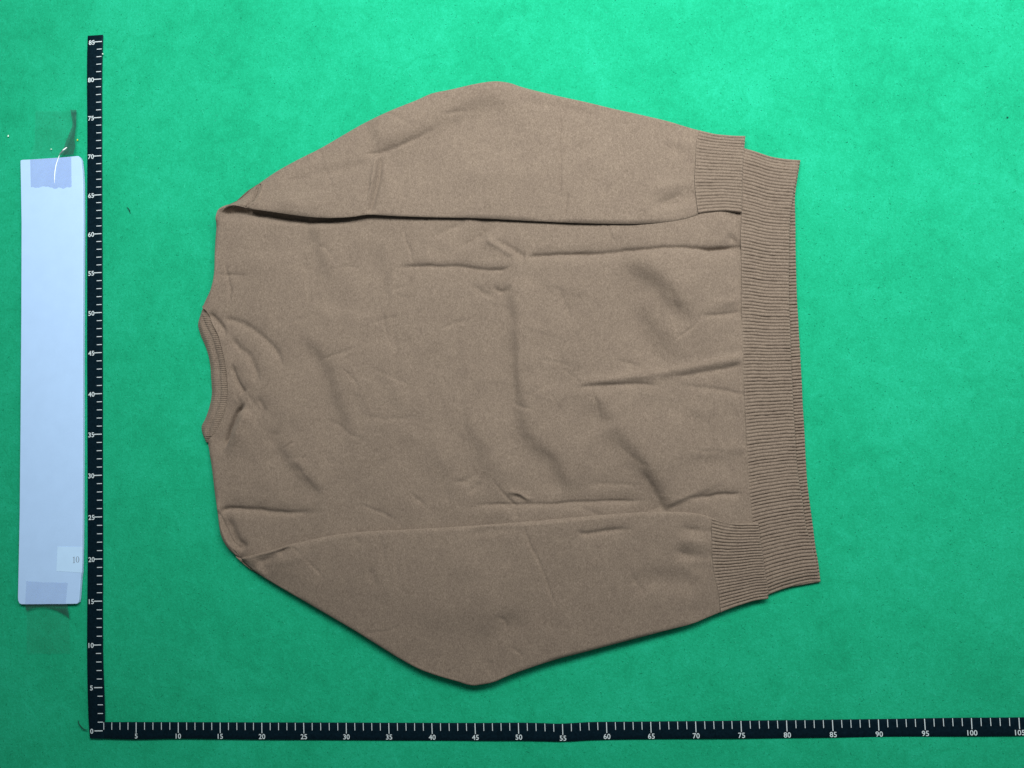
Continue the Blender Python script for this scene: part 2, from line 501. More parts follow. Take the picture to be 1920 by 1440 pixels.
BODY_W = [
    # (kind, height cm, width cm, line, (taper in, taper out))
    ('g', -.30, .22, [(52.99,54.05),(57.64,54.12),(61.32,53.99),(65,54.17),(69.26,54.26),(73.46,53.91),(77.84,53.99)], (.05,.0)),
    ('g', -.16, .22, [(72.26,53.85),(74.66,53.85),(77.84,54.05)], (.4,.0)),
    ('g', -.22, .30, [(76.07,55.69),(76.99,54.89),(77.84,53.99)], (.4,.0)),
    ('s', .26, .30, [(50.2,58.24),(48.09,56.96),(45.85,55.81),(44.06,54.96)], (.3,.3)),
    ('g', -.22, .22, [(50.2,58.24),(48.09,56.96),(45.85,55.81),(44.06,54.96)], (.4,.4)),
    ('g', .22, .25, [(48.26,56.38),(49.91,55.34),(51.74,54.11)], (.2,.2)),
    ('g', -.22, .28, [(49.33,56.51),(51.16,55.15),(53.17,53.91)], (.3,.1)),
    ('g', -.18, .17, [(37.23,53.66),(40.73,53.61),(44.52,53.48),(47.64,52.88),(49.82,52.64),(51.08,52.89),(51.86,53.79)], (.15,.15)),
    ('s', .16, .35, [(37.23,53.66),(40.73,53.61),(44.52,53.48),(47.64,52.88),(49.82,52.64),(51.08,52.89),(51.86,53.79)], (.15,.15)),
    ('g', -.15, .16, [(48.96,51.11),(49.75,50.38),(50.55,50.34),(51.2,51.06)], (.3,.3)),
    ('g', -.10, .25, [(46.34,51.37),(47.87,50.16),(49.4,49.46)], (.3,.3)),
    ('s', .42, .60, [(50.73,51.78),(50.95,49.14),(51.07,45.51),(51.11,43.09),(51.14,40.55),(51.25,38.39),(51.46,37.34),(52.12,33.45),(53.72,31.87),(55.26,30.67),(56.05,29.06),(56.79,26.26)], (.06,.08)),
    ('g', -.10, .42, [(50.8,50.21),(51.05,46.76),(51.11,43.09),(51.1,39.26),(51.46,37.34),(51.97,34.37)], (.2,.3)),
    ('s', 1.05, 1.0, [(62.54,53.8),(65.22,52.29),(67.52,50.69),(69.29,48.63),(71.29,46.44),(73.26,43.91)], (.4,.4)),
    ('g', -.07, .70, [(65.49,51.53),(67.5,50.32),(69.28,48.26),(71.28,46.08)], (.4,.4)),
    ('s', .75, .95, [(64.2,49.86),(66.21,47.3),(68.18,44.14),(70.4,40.38)], (.4,.3)),
    ('g', .20, .42, [(57.35,39.07),(61.32,39.34),(65.57,39.72),(71,40.35),(74.3,40.83),(77.28,41.19)], (.25,.0)),
    ('g', -.17, .20, [(57.33,38.64),(60.69,38.7),(64.01,38.69),(66.42,38.65),(68.21,38.34)], (.25,.25)),
    ('g', -.15, .24, [(69.28,39.45),(70.96,39.57),(73.36,39.83),(77.25,40.46)], (.25,.1)),
    ('g', -.13, .22, [(69.72,38.52),(73.26,37.96),(77.07,37.21)], (.3,.0)),
    ('g', -.16, .22, [(71.87,45.99),(74.27,46.18),(77.45,46.59)], (.5,.0)),
    ('g', .10, .40, [(73.73,47.25),(77.52,47.99)], (.5,.0)),
    ('s', .36, .60, [(59.72,37.45),(61.05,35.88),(62.3,34.01)], (.35,.35)),
    ('s', .66, .75, [(60.99,34.3),(63.15,32.65),(64.29,31.22),(65.58,29.25),(66.34,27.55),(67.09,25.91),(67.74,24.34)], (.2,.05)),
    ('g', -.16, .35, [(65.1,29.27),(66.31,26.95),(67.62,24.35)], (.3,.0)),
    ('s', .22, .45, [(69.36,30.99),(71.11,30.33),(73.76,30.25),(76.91,30.74)], (.4,.0)),
    ('g', -.20, .20, [(44.28,25.22),(47.37,25.5),(50.43,25.48),(54.7,25.48),(57.6,25.46),(61.94,25.52),(66.42,25.45)], (.25,.2)),
    ('s', -.14, .40, [(44.28,25.22),(50.43,25.48),(57.6,25.46),(66.42,25.45)], (.25,.2)),
    ('g', -.22, .22, [(69.99,25.71),(72.07,25.83),(73.84,25.96),(76.66,25.99)], (.4,.2)),
    ('g', .18, .14, [(49.68,26.77),(50.61,26.99),(51.51,26.72),(52.17,26.21),(53.01,26.01)], (.25,.25)),
    ('g', -.14, .14, [(50.47,26.57),(51.38,26.36),(52.27,25.79)], (.3,.3)),
    ('g', -.10, .15, [(50.79,25.29),(50.89,24.56),(50.8,23.96)], (.3,.1)),
    ('g', -.08, .25, [(58.41,27.48),(62.02,27.5),(65.9,27.14)], (.4,.4)),
    # neck side
    ('g', -.22, .32, [(16.36,48.6),(17.54,48.36),(18.59,47.99),(20.34,47.02),(21.94,45.73),(23.03,44.48),(23.52,43.13),(23.63,41.67)], (.1,.25)),
    ('g', -.20, .34, [(17.26,46.64),(18.42,45),(19.77,44.05),(20.46,42.43),(20.75,39.95)], (.2,.3)),
    ('g', -.30, .30, [(14.79,49.45),(15.7,48.38),(16.48,47.19),(16.79,45.77)], (.2,.4)),
    ('g', -.26, .24, [(17.48,43.19),(17.98,41.58),(18.42,40.48),(19.12,39.25)], (.3,.1)),
    ('s', .42, .38, [(19.37,38.36),(18.58,37.82),(17.99,37.15),(17.59,36.22),(17.25,35.41),(16.85,34.35),(16.57,32.98),(16.43,31.98)], (.2,.3)),
    ('v', -.80, .27, [(19.24,38.24),(18.58,37.76),(17.99,37.15),(17.59,36.22),(17.25,35.41),(16.85,34.35),(16.57,32.98)], (.25,.25)),
    ('g', -.14, .42, [(19.37,38.36),(18.58,37.82),(17.99,37.15),(17.59,36.22),(17.25,35.41),(16.85,34.35),(16.57,32.98),(16.43,31.98)], (.20,.30)),
    ('g', .22, .35, [(19.87,37.39),(18.95,36.17),(18.28,34.62),(17.74,33.07)], (.3,.4)),
    ('g', -.14, .35, [(20.67,38.94),(21.31,37.97),(21.81,36.82)], (.3,.3)),
    ('g', -.12, .6, [(22.43,35.42),(22.54,34.16),(22.07,32.92)], (.4,.4)),
    ('s', .34, .65, [(25.84,46.39),(27.11,45.19),(28.49,43.55),(29.48,41.74),(30.06,38.9),(30.78,36.68),(31.32,35.1),(31.38,31.99)], (.2,.25)),
    ('s', .34, .50, [(22.74,34.47),(23.8,32.55),(24.92,30.84),(26.17,29.37),(27.42,28.09),(28.41,26.83)], (.3,.2)),
    ('g', -.05, .20, [(24.61,31.09),(25.55,30.44),(26.92,28.54),(28.29,27.02)], (.3,.2)),
    ('g', -.04, .16, [(23.62,29.88),(25.55,30.07),(27.46,30.07)], (.3,.4)),
    ('g', -.26, .26, [(15.96,25.62),(17.13,25.84),(18.29,25.87),(19.9,25.77),(22.08,25.4),(25.46,25.24),(28.76,25.15)], (.05,.4)),
    ('g', -.07, .18, [(15.9,53.91),(18.13,53.67),(20.43,53.49)], (.1,.4)),
    ('s', .36, .60, [(27.58,59.88),(27.74,58.06),(28.29,56.1),(28.96,54.15),(29.49,51.56)], (.1,.4)),
    ('g', -.06, .20, [(30.19,54.02),(33.72,53.97)], (.4,.4)),
    ('g', -.06, .35, [(37.12,49.29),(37.23,46.13),(37.39,42.36),(36.87,39.26)], (.3,.3)),
    ('g', .06, .35, [(37.73,55.61),(37.19,51.82),(36.67,49)], (.3,.3)),
    ('g', -.06, .4, [(44.64,47.05),(44.67,42.06),(45.08,35.23),(45.71,31.52)], (.3,.3)),
    ('s', .30, .8, [(44.64,37.1),(45.79,33.98),(47.25,31.47),(48.65,27.16)], (.3,.2)),
    ('g', -.10, .30, [(41.45,56.68),(44.02,57.82),(46.57,58.82)], (.3,.2)),
    ('g', -.05, .25, [(32.05,36.63),(36.46,35.85),(40.86,35.82)], (.3,.3)),
    ('v', -.55, .30, [(16.45,61.35),(17.25,61.63),(18.57,61.55),(20.21,61.2),(22.18,60.83)], (.1,.3)),
    ('s', .10, .45, [(35.09,57.66),(35.8,55.07),(36.74,51.84),(37.11,48.98)], (.3,.3)),
    ('s', -.10, .40, [(24.95,51.02),(28.48,49.57),(32.32,48.5),(36.45,47.93)], (.3,.3)),
    ('v', -.07, .20, [(37.16,50.68),(38.25,51.13),(39.08,51.47)], (.3,.3)),
    ('v', -.06, .18, [(37.15,50.43),(38.41,50.11),(39.35,49.69)], (.3,.3)),
    ('s', .12, .50, [(38.94,58.09),(41.44,56.37),(44.58,55.37),(47.71,55.08)], (.3,.3)),
    ('s', .12, .45, [(52.95,52.92),(54.45,51.59),(57.47,49.88),(61.1,48.77)], (.3,.3)),
    ('s', .14, .55, [(53.65,46.64),(56.01,44.05),(57.73,40.9),(58.58,39.33)], (.3,.3)),
    ('s', .12, .55, [(34.79,44.98),(35.66,41.81),(37.16,38.62),(37.7,34.88)], (.3,.3)),
    ('s', -.12, .50, [(18.17,56.64),(22.1,55.79),(26.02,56.22),(29.93,57.3)], (.3,.3)),
    ('s', .12, .60, [(18.97,42.49),(21.82,37.95),(25.64,35.3),(28.14,32.1)], (.3,.3)),
    ('s', .12, .60, [(39.53,32.96),(41.95,30.42),(43.41,27.32),(43.67,25.6)], (.3,.2)),
    # shoulder rims and the hollow below the upper sleeve
    ('g', -.50, .50, [(16.51,61.21),(18.89,61.34),(22.18,60.89),(26.09,60.09),(29.98,59.75),(34.5,59.88)], (.04,.4)),
    ('g', .42, .26, [(16.1,59.67),(16.25,61.16),(16.72,61.86),(17.45,62.14),(18.57,62.14),(19.82,61.74)], (.2,.05)),
    ('g', -.20, .18, [(15.77,25.94),(16.09,24.87),(16.46,23.75),(16.96,22.5),(17.53,21.62),(18.29,20.92)], (.15,.1)),
    ('g', .16, .24, [(15.47,27.51),(15.83,25.32),(16.26,23.44),(16.95,21.88),(18.1,20.74)], (.25,.1)),
    ('g', -.25, .45, [(16.87,25.29),(17.17,23.73),(17.86,22.16),(18.87,20.97)], (.3,.1)),
    ('g', .12, .16, [(15.87,57.41),(15.78,54.82),(15.22,51.94),(14.68,50.68)], (.2,.3)),
]
BODY_W += faint_creases(14, 74, 22, 66, 150, 5, 2.2)
SEAM_END = [(21.06,64.84),(20.64,63.42),(20.1,62.47),(19.63,61.97)]

def body_height(XY):
    X, Y = XY[..., 0], XY[..., 1]
    seam = np.interp(Y, *np.array(sorted((q[1], q[0]) for q in SEAM_X)).T)
    z = 1.10+0.22*value_noise(X, Y, 11, 11)+0.11*value_noise(X, Y, 4.6, 12)+0.030*value_noise(X*1.6, Y, 1.9, 13)
    z = z-0.32*smooth(seam-X, 3.2, 0.0)+0.05*value_noise(X*0.3, Y, 1.6, 15)*smooth(seam-X, 5, 0.3)
    return z

def build_body():
    us, vs = np.linspace(0, 1, 470), clustered(400, .35)
    us = us-0.10*np.sin(2*np.pi*us)/(2*np.pi)
    XY = coons(BODY_BOTTOM, BODY_TOP, BODY_LEFT, SEAM_X, us, vs)
    pr, d = edge_round(XY, [BODY_EDGE_LOW, BODY_EDGE_HIGH], 0.75)
    pr2, _ = edge_round(XY, [BODY_TOP, BODY_BOTTOM], 2.6)
    mid = 0.30
    dl = seg_dist(XY, spline(SEAM_X, 200))[0]
    top = body_height(XY)+wrinkles(XY, BODY_W)*smooth(d, -0.1, 0.35)*(0.30+0.70*smooth(dl, 0.0, 1.0))
    Z = mid+(top-mid)*np.minimum(pr, pr2)
    V, Fc = sheet(XY, np.maximum(Z, 0.12), 0.28, 0.35, 'R')
    return mesh_obj("back_panel", V, Fc, M_KNIT, SW)
build_body()

def rib(phi, p=0.5):
    return np.abs(np.sin(np.pi*phi))**p-1

# ------------------------------------------------------------------ sleeves and cuffs
SL1_OUT = [(20.98,64.84),(23.38,66.27),(26.05,67.55),(28.7,68.7),(32.01,70.39),(33.99,71.38),(37.28,72.74),(40.55,73.83),(42.51,74.55),(45.09,74.89),(47.03,75.22),(48.96,75.47),(50.23,75.51),(51.82,75.21),(53.38,74.58),(57.13,73.35),(60.85,72.26),(63.93,71.28),(66.99,70.37),(70.03,69.4),(72.44,68.48),(73.76,68.01)]
SL1_IN = [(19.97,61.65),(20.43,61.43),(22.38,61),(24.98,60.47),(27.56,60),(30.14,59.73),(32.71,59.71),(34.64,59.86),(37.82,59.55),(41.62,59.21),(47.89,58.73),(54.09,58.07),(60.23,57.48),(66.3,57.08),(69.93,57.19),(71.76,57.52),(72.91,57.89)]
SL1_L = [(19.76,61.88),(19.83,62.13),(20.23,62.44),(20.5,62.75),(20.7,63.26),(20.78,63.91),(21.18,64.67)]
SL1_R = [(72.97,57.97),(72.81,59.6),(72.73,61.78),(72.98,64.27),(73.2,66.45),(73.63,67.74)]
SL1_W = [
    ('v', -.34, .09, [(21.33,64.72),(21.06,63.83),(20.91,63.12),(20.51,62.43),(20.04,62),(19.91,61.55)], (.05,.05)),
    ('v', .10, .16, [(21.86,64.69),(21.52,63.8),(21.37,63.09),(20.97,62.4),(20.5,61.91)], (.1,.1)),
    ('v', -.14, .13, [(57.67,72.2),(57.62,69.47),(57.47,65.68),(57.39,61.91),(57.39,58.77)], (.15,.3)),
    ('v', -.14, .13, [(58.31,61.73),(58.05,59.99),(57.67,58.13)], (.3,.2)),
    ('g', -.07, .14, [(61.43,64.49),(60.82,63.27),(60.22,61.93)], (.3,.3)),
    ('g', -.16, .22, [(34.23,67.33),(35.32,67.39),(36.47,67.44),(38.41,68.16),(41.3,69.26),(43.88,70.7)], (.1,.4)),
    ('s', .72, 1.0, [(35.51,67.31),(38.41,68.29),(41.31,69.64),(44.53,71.3),(47.09,72.28),(50.88,72.67),(53.71,72.92)], (.1,.2)),
    ('g', -.30, .26, [(36.53,67.12),(36.05,65.73),(35.74,63.83),(35.31,61.93),(34.69,59.93)], (.15,.1)),
    ('g', .20, .22, [(36.02,67.15),(35.47,65.64),(35.11,63.87),(34.61,61.85),(34.18,59.96)], (.15,.2)),
    ('g', -.14, .2, [(34.93,64.52),(34.63,62.61),(34.26,60.4)], (.3,.2)),
    ('g', -.26, .55, [(67.28,59.14),(69.41,59.46),(71.55,60.02),(72.82,60.25)], (.4,.05)),
    ('g', .14, .55, [(66.46,61.06),(69.51,61.5),(72.83,61.74)], (.4,.1)),
    ('g', -.18, .5, [(69.14,66.52),(70.92,65.72),(72.92,64.72)], (.4,.05)),
    ('g', -.12, .35, [(71.45,64.19),(72.87,63.79)], (.4,.0)),
    ('g', .12, .4, [(70.97,66.84),(73.1,65.95)], (.4,.0)),
    ('g', -.10, .45, [(53.38,72.62),(55.24,72.05),(57.7,71.63),(60.15,70.89),(63.79,69.57)], (.2,.4)),
    ('g', -.12, .5, [(26.43,65.03),(30.33,65.57),(34.85,66.45)], (.4,.2)),
    ('g', -.06, .35, [(62.48,67.57),(59.97,66.47),(58.1,65.96)], (.3,.3)),
    ('g', .16, .8, [(22.49,62.68),(26.37,61.81),(31.53,61.51)], (.3,.4)),
    ('g', .10, .9, [(43.05,64.03),(51.2,63.85),(56.76,63.2)], (.4,.3)),
]
SL2_IN = [(18.7,20.31),(19.59,20.48),(20.49,20.7),(23.04,21.32),(24.63,21.77),(27.48,22.31),(30,22.73),(32.52,22.97),(35.64,23.08),(40.6,23.19),(46.74,23.4),(52.83,23.72),(57.66,24.01),(61.86,24.26),(66.02,24.38),(68.97,24.3),(71.31,24),(72.75,23.55)]
SL2_OUT = [(18.25,19.97),(19.91,18.52),(21.94,17.24),(24.03,16.03),(28.36,13.51),(31.35,11.76),(34.74,9.65),(36.83,8.36),(38.97,7.19),(40.55,6.57),(42.08,6.08),(43.6,5.65),(44.57,5.34),(45.42,5.21),(46.34,5.32),(47.57,5.54),(49.48,6.29),(51.56,6.98),(54.74,7.94),(58.26,8.78),(61.28,9.51),(64.29,10.23),(67.29,10.95),(70.27,11.66),(72.07,12.34),(73.39,12.84)]
SL2_L = [(18.34,20.07),(18.34,20.13),(18.34,20.19)]
SL2_R = [(73.28,13.1),(73.06,15.62),(72.73,17.2),(72.61,19.32),(72.67,21.79),(72.81,23.44)]
SL2_W = [
    ('v', -.14, .13, [(51.62,23.3),(52.44,21.13),(53.27,19.03),(53.92,17.24),(54.46,15.63),(55.21,13.26)], (.1,.3)),
    ('g', -.16, .24, [(57.72,22.6),(58.3,22.06),(59.67,22.14),(62.36,22.37),(64.73,22.37)], (.15,.5)),
    ('g', -.20, .32, [(68.86,22.62),(70.6,22.22),(72.75,22.05)], (.5,.0)),
    ('g', -.22, .46, [(67.85,19.94),(69.88,19.48),(72.6,19.12)], (.4,.0)),
    ('g', -.14, .5, [(69.82,18.25),(72.6,17.84)], (.4,.0)),
    ('g', .16, .45, [(68.21,21.22),(70.54,20.93),(72.62,20.64)], (.4,.0)),
    ('g', -.13, 1.0, [(47.3,12.76),(49.7,12.25),(52.39,11.62)], (.4,.4)),
    ('s', .30, 1.3, [(36.64,13.66),(41.52,12.68),(48.18,11.8),(52.96,11.02)], (.3,.3)),
    ('g', -.18, .9, [(63.34,17.3),(67.43,16.63),(71.49,15.96)], (.4,.2)),
    ('g', -.10, .3, [(63.63,17.62),(64.45,16.14),(65.28,14.96)], (.3,.4)),
    ('g', -.16, .36, [(19.88,19.75),(21.15,19.97),(22.43,20.43),(23.83,21.13),(25.61,21.57)], (.2,.4)),
    ('g', -.12, .22, [(24.35,21.67),(23.7,20.95),(23.31,20.35)], (.2,.3)),
    ('g', .07, .40, [(22.41,19.51),(24.64,20.07),(26.85,20.39)], (.3,.4)),
    ('s', -.2, .35, [(20.38,19.56),(21.13,18.81),(21.76,18.19)], (.3,.3)),
    ('g', -.04, .2, [(32.16,22.57),(32.52,22.02),(32.88,21.34)], (.2,.3)),
    ('g', -.10, .4, [(33.67,19.13),(34.25,17.31),(34.84,16.09)], (.4,.4)),
    ('g', -.08, .4, [(44.26,22.5),(48.55,22.75),(52.8,22.88)], (.3,.3)),
]
CF1_T = [(73.76,68.01),(75.44,67.52),(77.25,67.22),(78.94,67.05)]
CF1_B = [(72.99,58),(74.26,58.11),(76.06,58.14),(76.95,58.02),(77.9,57.85)]
CF1_L = [(73,58.03),(72.84,59.66),(72.77,61.85),(73.01,64.34),(73.24,66.52),(73.67,67.82)]
CF1_R = [(77.95,57.9),(77.99,58.77),(78.17,60.93),(78.36,63.42),(78.65,65.59),(78.84,66.9)]
CF2_T = [(72.76,23.51),(74.32,22.99),(75.77,22.78),(76.87,22.75),(77.86,22.72)]
CF2_B = [(73.39,12.84),(75.41,13.51),(77.37,14.06),(78.66,14.21)]
CF2_L = [(73.3,13.02),(73.08,15.59),(72.75,17.18),(72.62,19.3),(72.69,21.78),(72.78,23.49)]
CF2_R = [(78.58,14.28),(78.65,15.56),(78.4,17.26),(78.23,19.5),(77.99,21.5),(77.93,22.68)]

SL1_W += faint_creases(20, 72, 60, 80, 44, 6, 1.8)
SL2_W += faint_creases(20, 72, 6, 24, 34, 7, 1.6)

def sleeve(name, B, T, L, Rr, zb, zt, half, W, seed, b_in):
    us, vs = np.concatenate([np.linspace(0, .04, 50)[:-1], np.linspace(.04, 1, 390)]), clustered(150, .8)
    XY = coons(B, T, L, Rr, us, vs)
    pr, d = edge_round(XY, [B, T], 0.62)
    prl, _ = edge_round(XY, [L], 0.3)
    U, Vv = us[:, None], vs[None, :]
    kb = np.interp(us, *zip(*zb))[:, None]
    kt = np.interp(us, *zip(*zt))[:, None]
    w = smooth(Vv, 0.0, 1.0)*0.6+Vv*0.4
    mid = kb*(1-w)+kt*w
    X, Y = XY[..., 0], XY[..., 1]
    fold = wrinkles(XY, W)+0.15*value_noise(X, Y, 9, seed)+0.07*value_noise(X, Y, 4.0, seed+1)+0.018*value_noise(X*1.5, Y, 1.7, seed+2)
    fold = fold*(1-0.75*smooth(U, 0.94, 1.0))
    fold = fold+0.04*value_noise(X*0.3, Y, 1.3, seed+3)*smooth(U, 0.88, 0.995)
    hh = half*(1-0.35*smooth(U, 0.93, 1.0))
    Z = mid+(hh+fold*smooth(d, 0.0, 0.5)+0.10*np.sin(np.pi*Vv))*pr*(0.12+0.88*prl)
    V, Fc = sheet(XY, Z, half*1.0, 0.45, 'R')
    return mesh_obj(name, V, Fc, M_KNIT, SW)

# v runs from the lower to the upper edge in the picture: for the upper sleeve the lower edge lies on the back
sleeve("sleeve", SL1_IN, SL1_OUT, SL1_L, SL1_R, [(0, 1.25), (.06, 1.42), (.25, 1.42), (.5, 1.38), (.9, 1.34), (1, 1.15)],
       [(0, .55), (.1, .6), (.9, .6), (1, .75)], 0.46, SL1_W, 31, True)
sleeve("sleeve", SL2_OUT, SL2_IN, SL2_L, SL2_R, [(0, .5), (.1, .7), (.5, .8), (.9, .65), (1, .6)],
       [(0, 1.05), (.08, 1.4), (.5, 1.42), (.9, 1.36), (1, 1.12)], 0.46, SL2_W, 41, False)

def ribbed(name, B, T, L, Rr, n, nu, zf, amp, half, r_end, seed, round_edges, drop=None, per=8):
    us, vs = np.linspace(0, 1, nu), np.linspace(0, 1, n*per+1)
    us = 0.35*us+0.65*(1-(1-us)**2)
    XY = coons(B, T, L, Rr, us, vs)
    pr, d = edge_round(XY, round_edges, r_end)
    U, Vv = us[:, None], vs[None, :]
    rr = np.random.RandomState(seed)
    width = np.cumsum(1+0.10*rr.uniform(-1, 1, n+1))
    width = (width-width[0])/(width[-1]-width[0])*n
    phi = np.interp(vs*n, np.arange(n+1), width)
    phi = phi[None, :]+0.05*value_noise(U*9+0*Vv, 0*U+Vv*n*0.7, 1.0, seed+5)
    a = amp*(1+0.25*value_noise(U*3+0*Vv, 0*U+Vv*n, 1.0, seed+6))
    X, Y = XY[..., 0], XY[..., 1]
    Z = zf(U, Vv, X, Y)+half*pr+a*rib(phi)*(0.45+0.55*pr)*smooth(U, -0.02, 0.05)+0.02*value_noise(X, Y, 2.0, seed+7)
    V, Fc = sheet(XY, Z, drop or half, 0.18, 'L')
    return mesh_obj(name, V, Fc, M_KNIT, SW)

ribbed("cuff", CF1_B, CF1_T, CF1_L, CF1_R, 25, 40,
       lambda U, V, X, Y: 1.13*(1-V)+0.72*V-0.12*U+0.10*np.sin(np.pi*V), 0.20, 0.32, 0.16, 51, [CF1_R, CF1_T, CF1_B], .45)
ribbed("cuff", CF2_B, CF2_T, CF2_L, CF2_R, 28, 40,
       lambda U, V, X, Y: 0.60*(1-V)+1.10*V-0.12*U+0.10*np.sin(np.pi*V), 0.20, 0.32, 0.16, 52, [CF2_R, CF2_T, CF2_B], .45)

# ------------------------------------------------------------------ hem, two layers
HEM_L = [(78.57,14.61),(77.99,16.84),(77.45,19.79),(77.27,23.04),(77.15,26.31),(77.14,30.49),(77.19,34.69),(77.2,38.31),(77.27,41.94),(77.41,46.82),(77.6,50.49),(77.7,53.57),(77.74,55.43),(77.99,57.89),(78.15,61),(78.4,63.49),(78.7,65.73)]
HEM_R = [(84.4,15.93),(84.27,16.69),(84.08,18.45),(83.81,19.75),(83.48,21.1),(83.17,22.7),(83.01,24.95),(82.78,27.09),(82.64,29.71),(82.63,32.69),(82.6,35.21),(82.62,37.68),(82.64,40.21),(82.77,44.63),(82.83,47.8),(83.07,52.08),(83.36,56.07),(83.56,57.61),(83.82,59.02),(84.07,60.37),(84.3,61.17),(84.7,62.95),(84.99,63.93)]
HEM_T = [(78.73,65.76),(79.97,65.31),(81.79,64.56),(83.27,64.22),(84.99,63.99)]
HEM_B = [(78.59,14.53),(80.25,15.14),(81.84,15.57),(83.3,15.84),(84.39,15.87)]
UND_R = [(84.58,15.87),(84.45,18.05),(84.24,20),(84.07,22.61),(83.91,24.81),(83.77,27.02),(83.75,29.65),(83.78,33.25),(83.77,35.79),(83.8,38.33),(83.8,41.49),(83.8,44.67),(83.81,47.86),(83.93,52.17),(84.13,56.69),(84.27,59.8),(84.7,62.09),(85.11,64.01)]
UND_L = [(80.48,15.29),(80.22,19.06),(79.91,26.19),(79.78,34.6),(80.02,45.55),(80.74,56.63),(81.88,64.33)]
UND_T = [(81.88,64.33),(83.38,64.11),(85.05,63.94)]
UND_B = [(80.48,15.29),(82.53,15.6),(84.46,15.91)]
ribbed("hem_band", HEM_B, HEM_T, HEM_L, HEM_R, 131, 46,
       lambda U, V, X, Y: 0.56-0.08*U+0.06*value_noise(X*0.4, Y, 6, 61)+0.05*np.sin(np.pi*U)-0.35*smooth(np.abs(V-.5), .47, .5), 0.215, 0.28, 0.15, 53, [HEM_R, HEM_T, HEM_B], .26)
ribbed("under_hem_band", UND_B, UND_T, UND_L, UND_R, 131, 22,
       lambda U, V, X, Y: 0.19+0.03*value_noise(X*0.4, Y, 5, 62), 0.27, 0.20, 0.14, 54, [UND_R, UND_T, UND_B], .22)

# ------------------------------------------------------------------ neckband
def build_collar():
    n, per = 68, 8
    us = np.linspace(0, 1, 40)
    vs = np.linspace(0, 1, n*per+1)
    A, B = spline(NECK_OUT[::-1], 300), spline(NECK_SEAM[::-1], 300)      # from the lower end up
    a, b = at_params(A, vs), at_params(B, vs)
    XY = (1-us)[:, None, None]*a[None]+us[:, None, None]*b[None]
    U, Vv = us[:, None], vs[None, :]
    wide = np.linalg.norm(a-b, axis=1)[None, :]
    dist = (1-U)*wide                                   # cm from the seam
    open_ = np.clip(wide/1.5, 0, 1)
    band = smooth(dist, 1.05, 0.75)
    z = 0.22+0.55*smooth(U, 0.0, 0.35)**0.6*open_+0.18*open_*band*np.sin(np.pi*np.clip(dist/1.15, 0, 1))**0.5
    z = z+0.10*open_*value_noise(U*2+0*Vv, 0*U+Vv*9, 1.0, 71)
    phi = vs[None, :]*n+0.05*value_noise(U*5+0*Vv, 0*U+Vv*40, 1.0, 72)
    z = z+rib(phi, .7)*(0.035+0.060*band)*open_
    V, Fc = sheet(XY, np.maximum(z, .1), 0.3, 0.15)
    mesh_obj("neckband", V, Fc, M_KNIT, SW)
    # linking seam: a fine raised chain between neckband and back
    C = spline(NECK_SEAM, 240)
    tg = np.gradient(C, axis=0)
    tg /= np.linalg.norm(tg, axis=1)[:, None]
    nrm = np.stack([-tg[:, 1], tg[:, 0]], 1)
    ang = np.linspace(0, 2*np.pi, 9)[:-1]
    rad = 0.05*(1+0.25*np.sin(np.arange(240)*2.4))
    P = [np.c_[C+nrm*(rad*np.cos(t))[:, None], 0.90*np.ones(240)+rad*np.sin(t)-0.25*(np.abs(np.linspace(-1, 1, 240))**6)] for t in ang]
    V = np.stack(P, 1).reshape(-1, 3)
    i = np.arange(240*8).reshape(240, 8)
    j = np.roll(i, -1, 1)
    mesh_obj("neck_seam", V, np.stack([i[:-1].ravel(), i[1:].ravel(), j[1:].ravel(), j[:-1].ravel()], 1), M_KNIT, SW)
build_collar()

def tube(name, pts, z, rad, mat, parent=None, taper=True, nseg=6, step=0.08):
    C = spline(pts, None, step)
    n = len(C)
    z = np.interp(np.linspace(0, 1, n), np.linspace(0, 1, len(z)), z)
    tg = np.gradient(C, axis=0)
    tg /= np.linalg.norm(tg, axis=1)[:, None]+1e-9
    nrm = np.stack([-tg[:, 1], tg[:, 0]], 1)
    r = rad*(np.sqrt(np.clip(1-np.linspace(-1, 1, n)**2, 0.02, 1)) if taper else np.ones(n))
    V = np.stack([np.c_[C+nrm*(r*math.cos(t))[:, None], z+r*math.sin(t)] for t in np.linspace(0, 2*math.pi, nseg+1)[:-1]], 1).reshape(-1, 3)
    i = np.arange(n*nseg).reshape(n, nseg)
    j = np.roll(i, -1, 1)
    base = (C[0][0], C[0][1], 0)
    return mesh_obj(name, V, np.stack([i[:-1].ravel(), i[1:].ravel(), j[1:].ravel(), j[:-1].ravel()], 1), mat, parent, origin=base if parent is None else None)

# shoulder seams of the sweater
tube("shoulder_seam", [(16.31,60.73),(16.59,61.49),(17.25,61.98),(18.31,62.11),(19.89,61.7)], [.8, 1.2, 1.45, 1.5, 1.45], .09, M_KNIT, SW)
tube("shoulder_seam", [(15.74,25.48),(16.05,24.23),(16.55,22.91),(17.18,21.78),(18.26,20.39)], [.6, .95, 1.0, 1.0, .9], .06, M_KNIT, SW)

# ------------------------------------------------------------------ measuring tapes
def strip(name, E0, E1, n, mat, parent, z0=0.02, th=0.05, wave=0.0, seed=0):
    """a flat ribbon between two long edges, with thickness."""
    a, b = spline(E0, n), spline(E1, n)
    ws = np.array([0, .02, .25, .5, .75, .98, 1])
    XY = a[:, None]*(1-ws)[None, :, None]+b[:, None]*ws[None, :, None]
    Z = z0+th*np.array([.4, 1, 1, 1, 1, 1, .4])[None, :]+wave*(value_noise(XY[..., 0], XY[..., 1], 6, seed)+.6)
    V, Fc = sheet(XY, Z, th, 0.02)
    return mesh_obj(name, V, Fc, mat, parent), Z

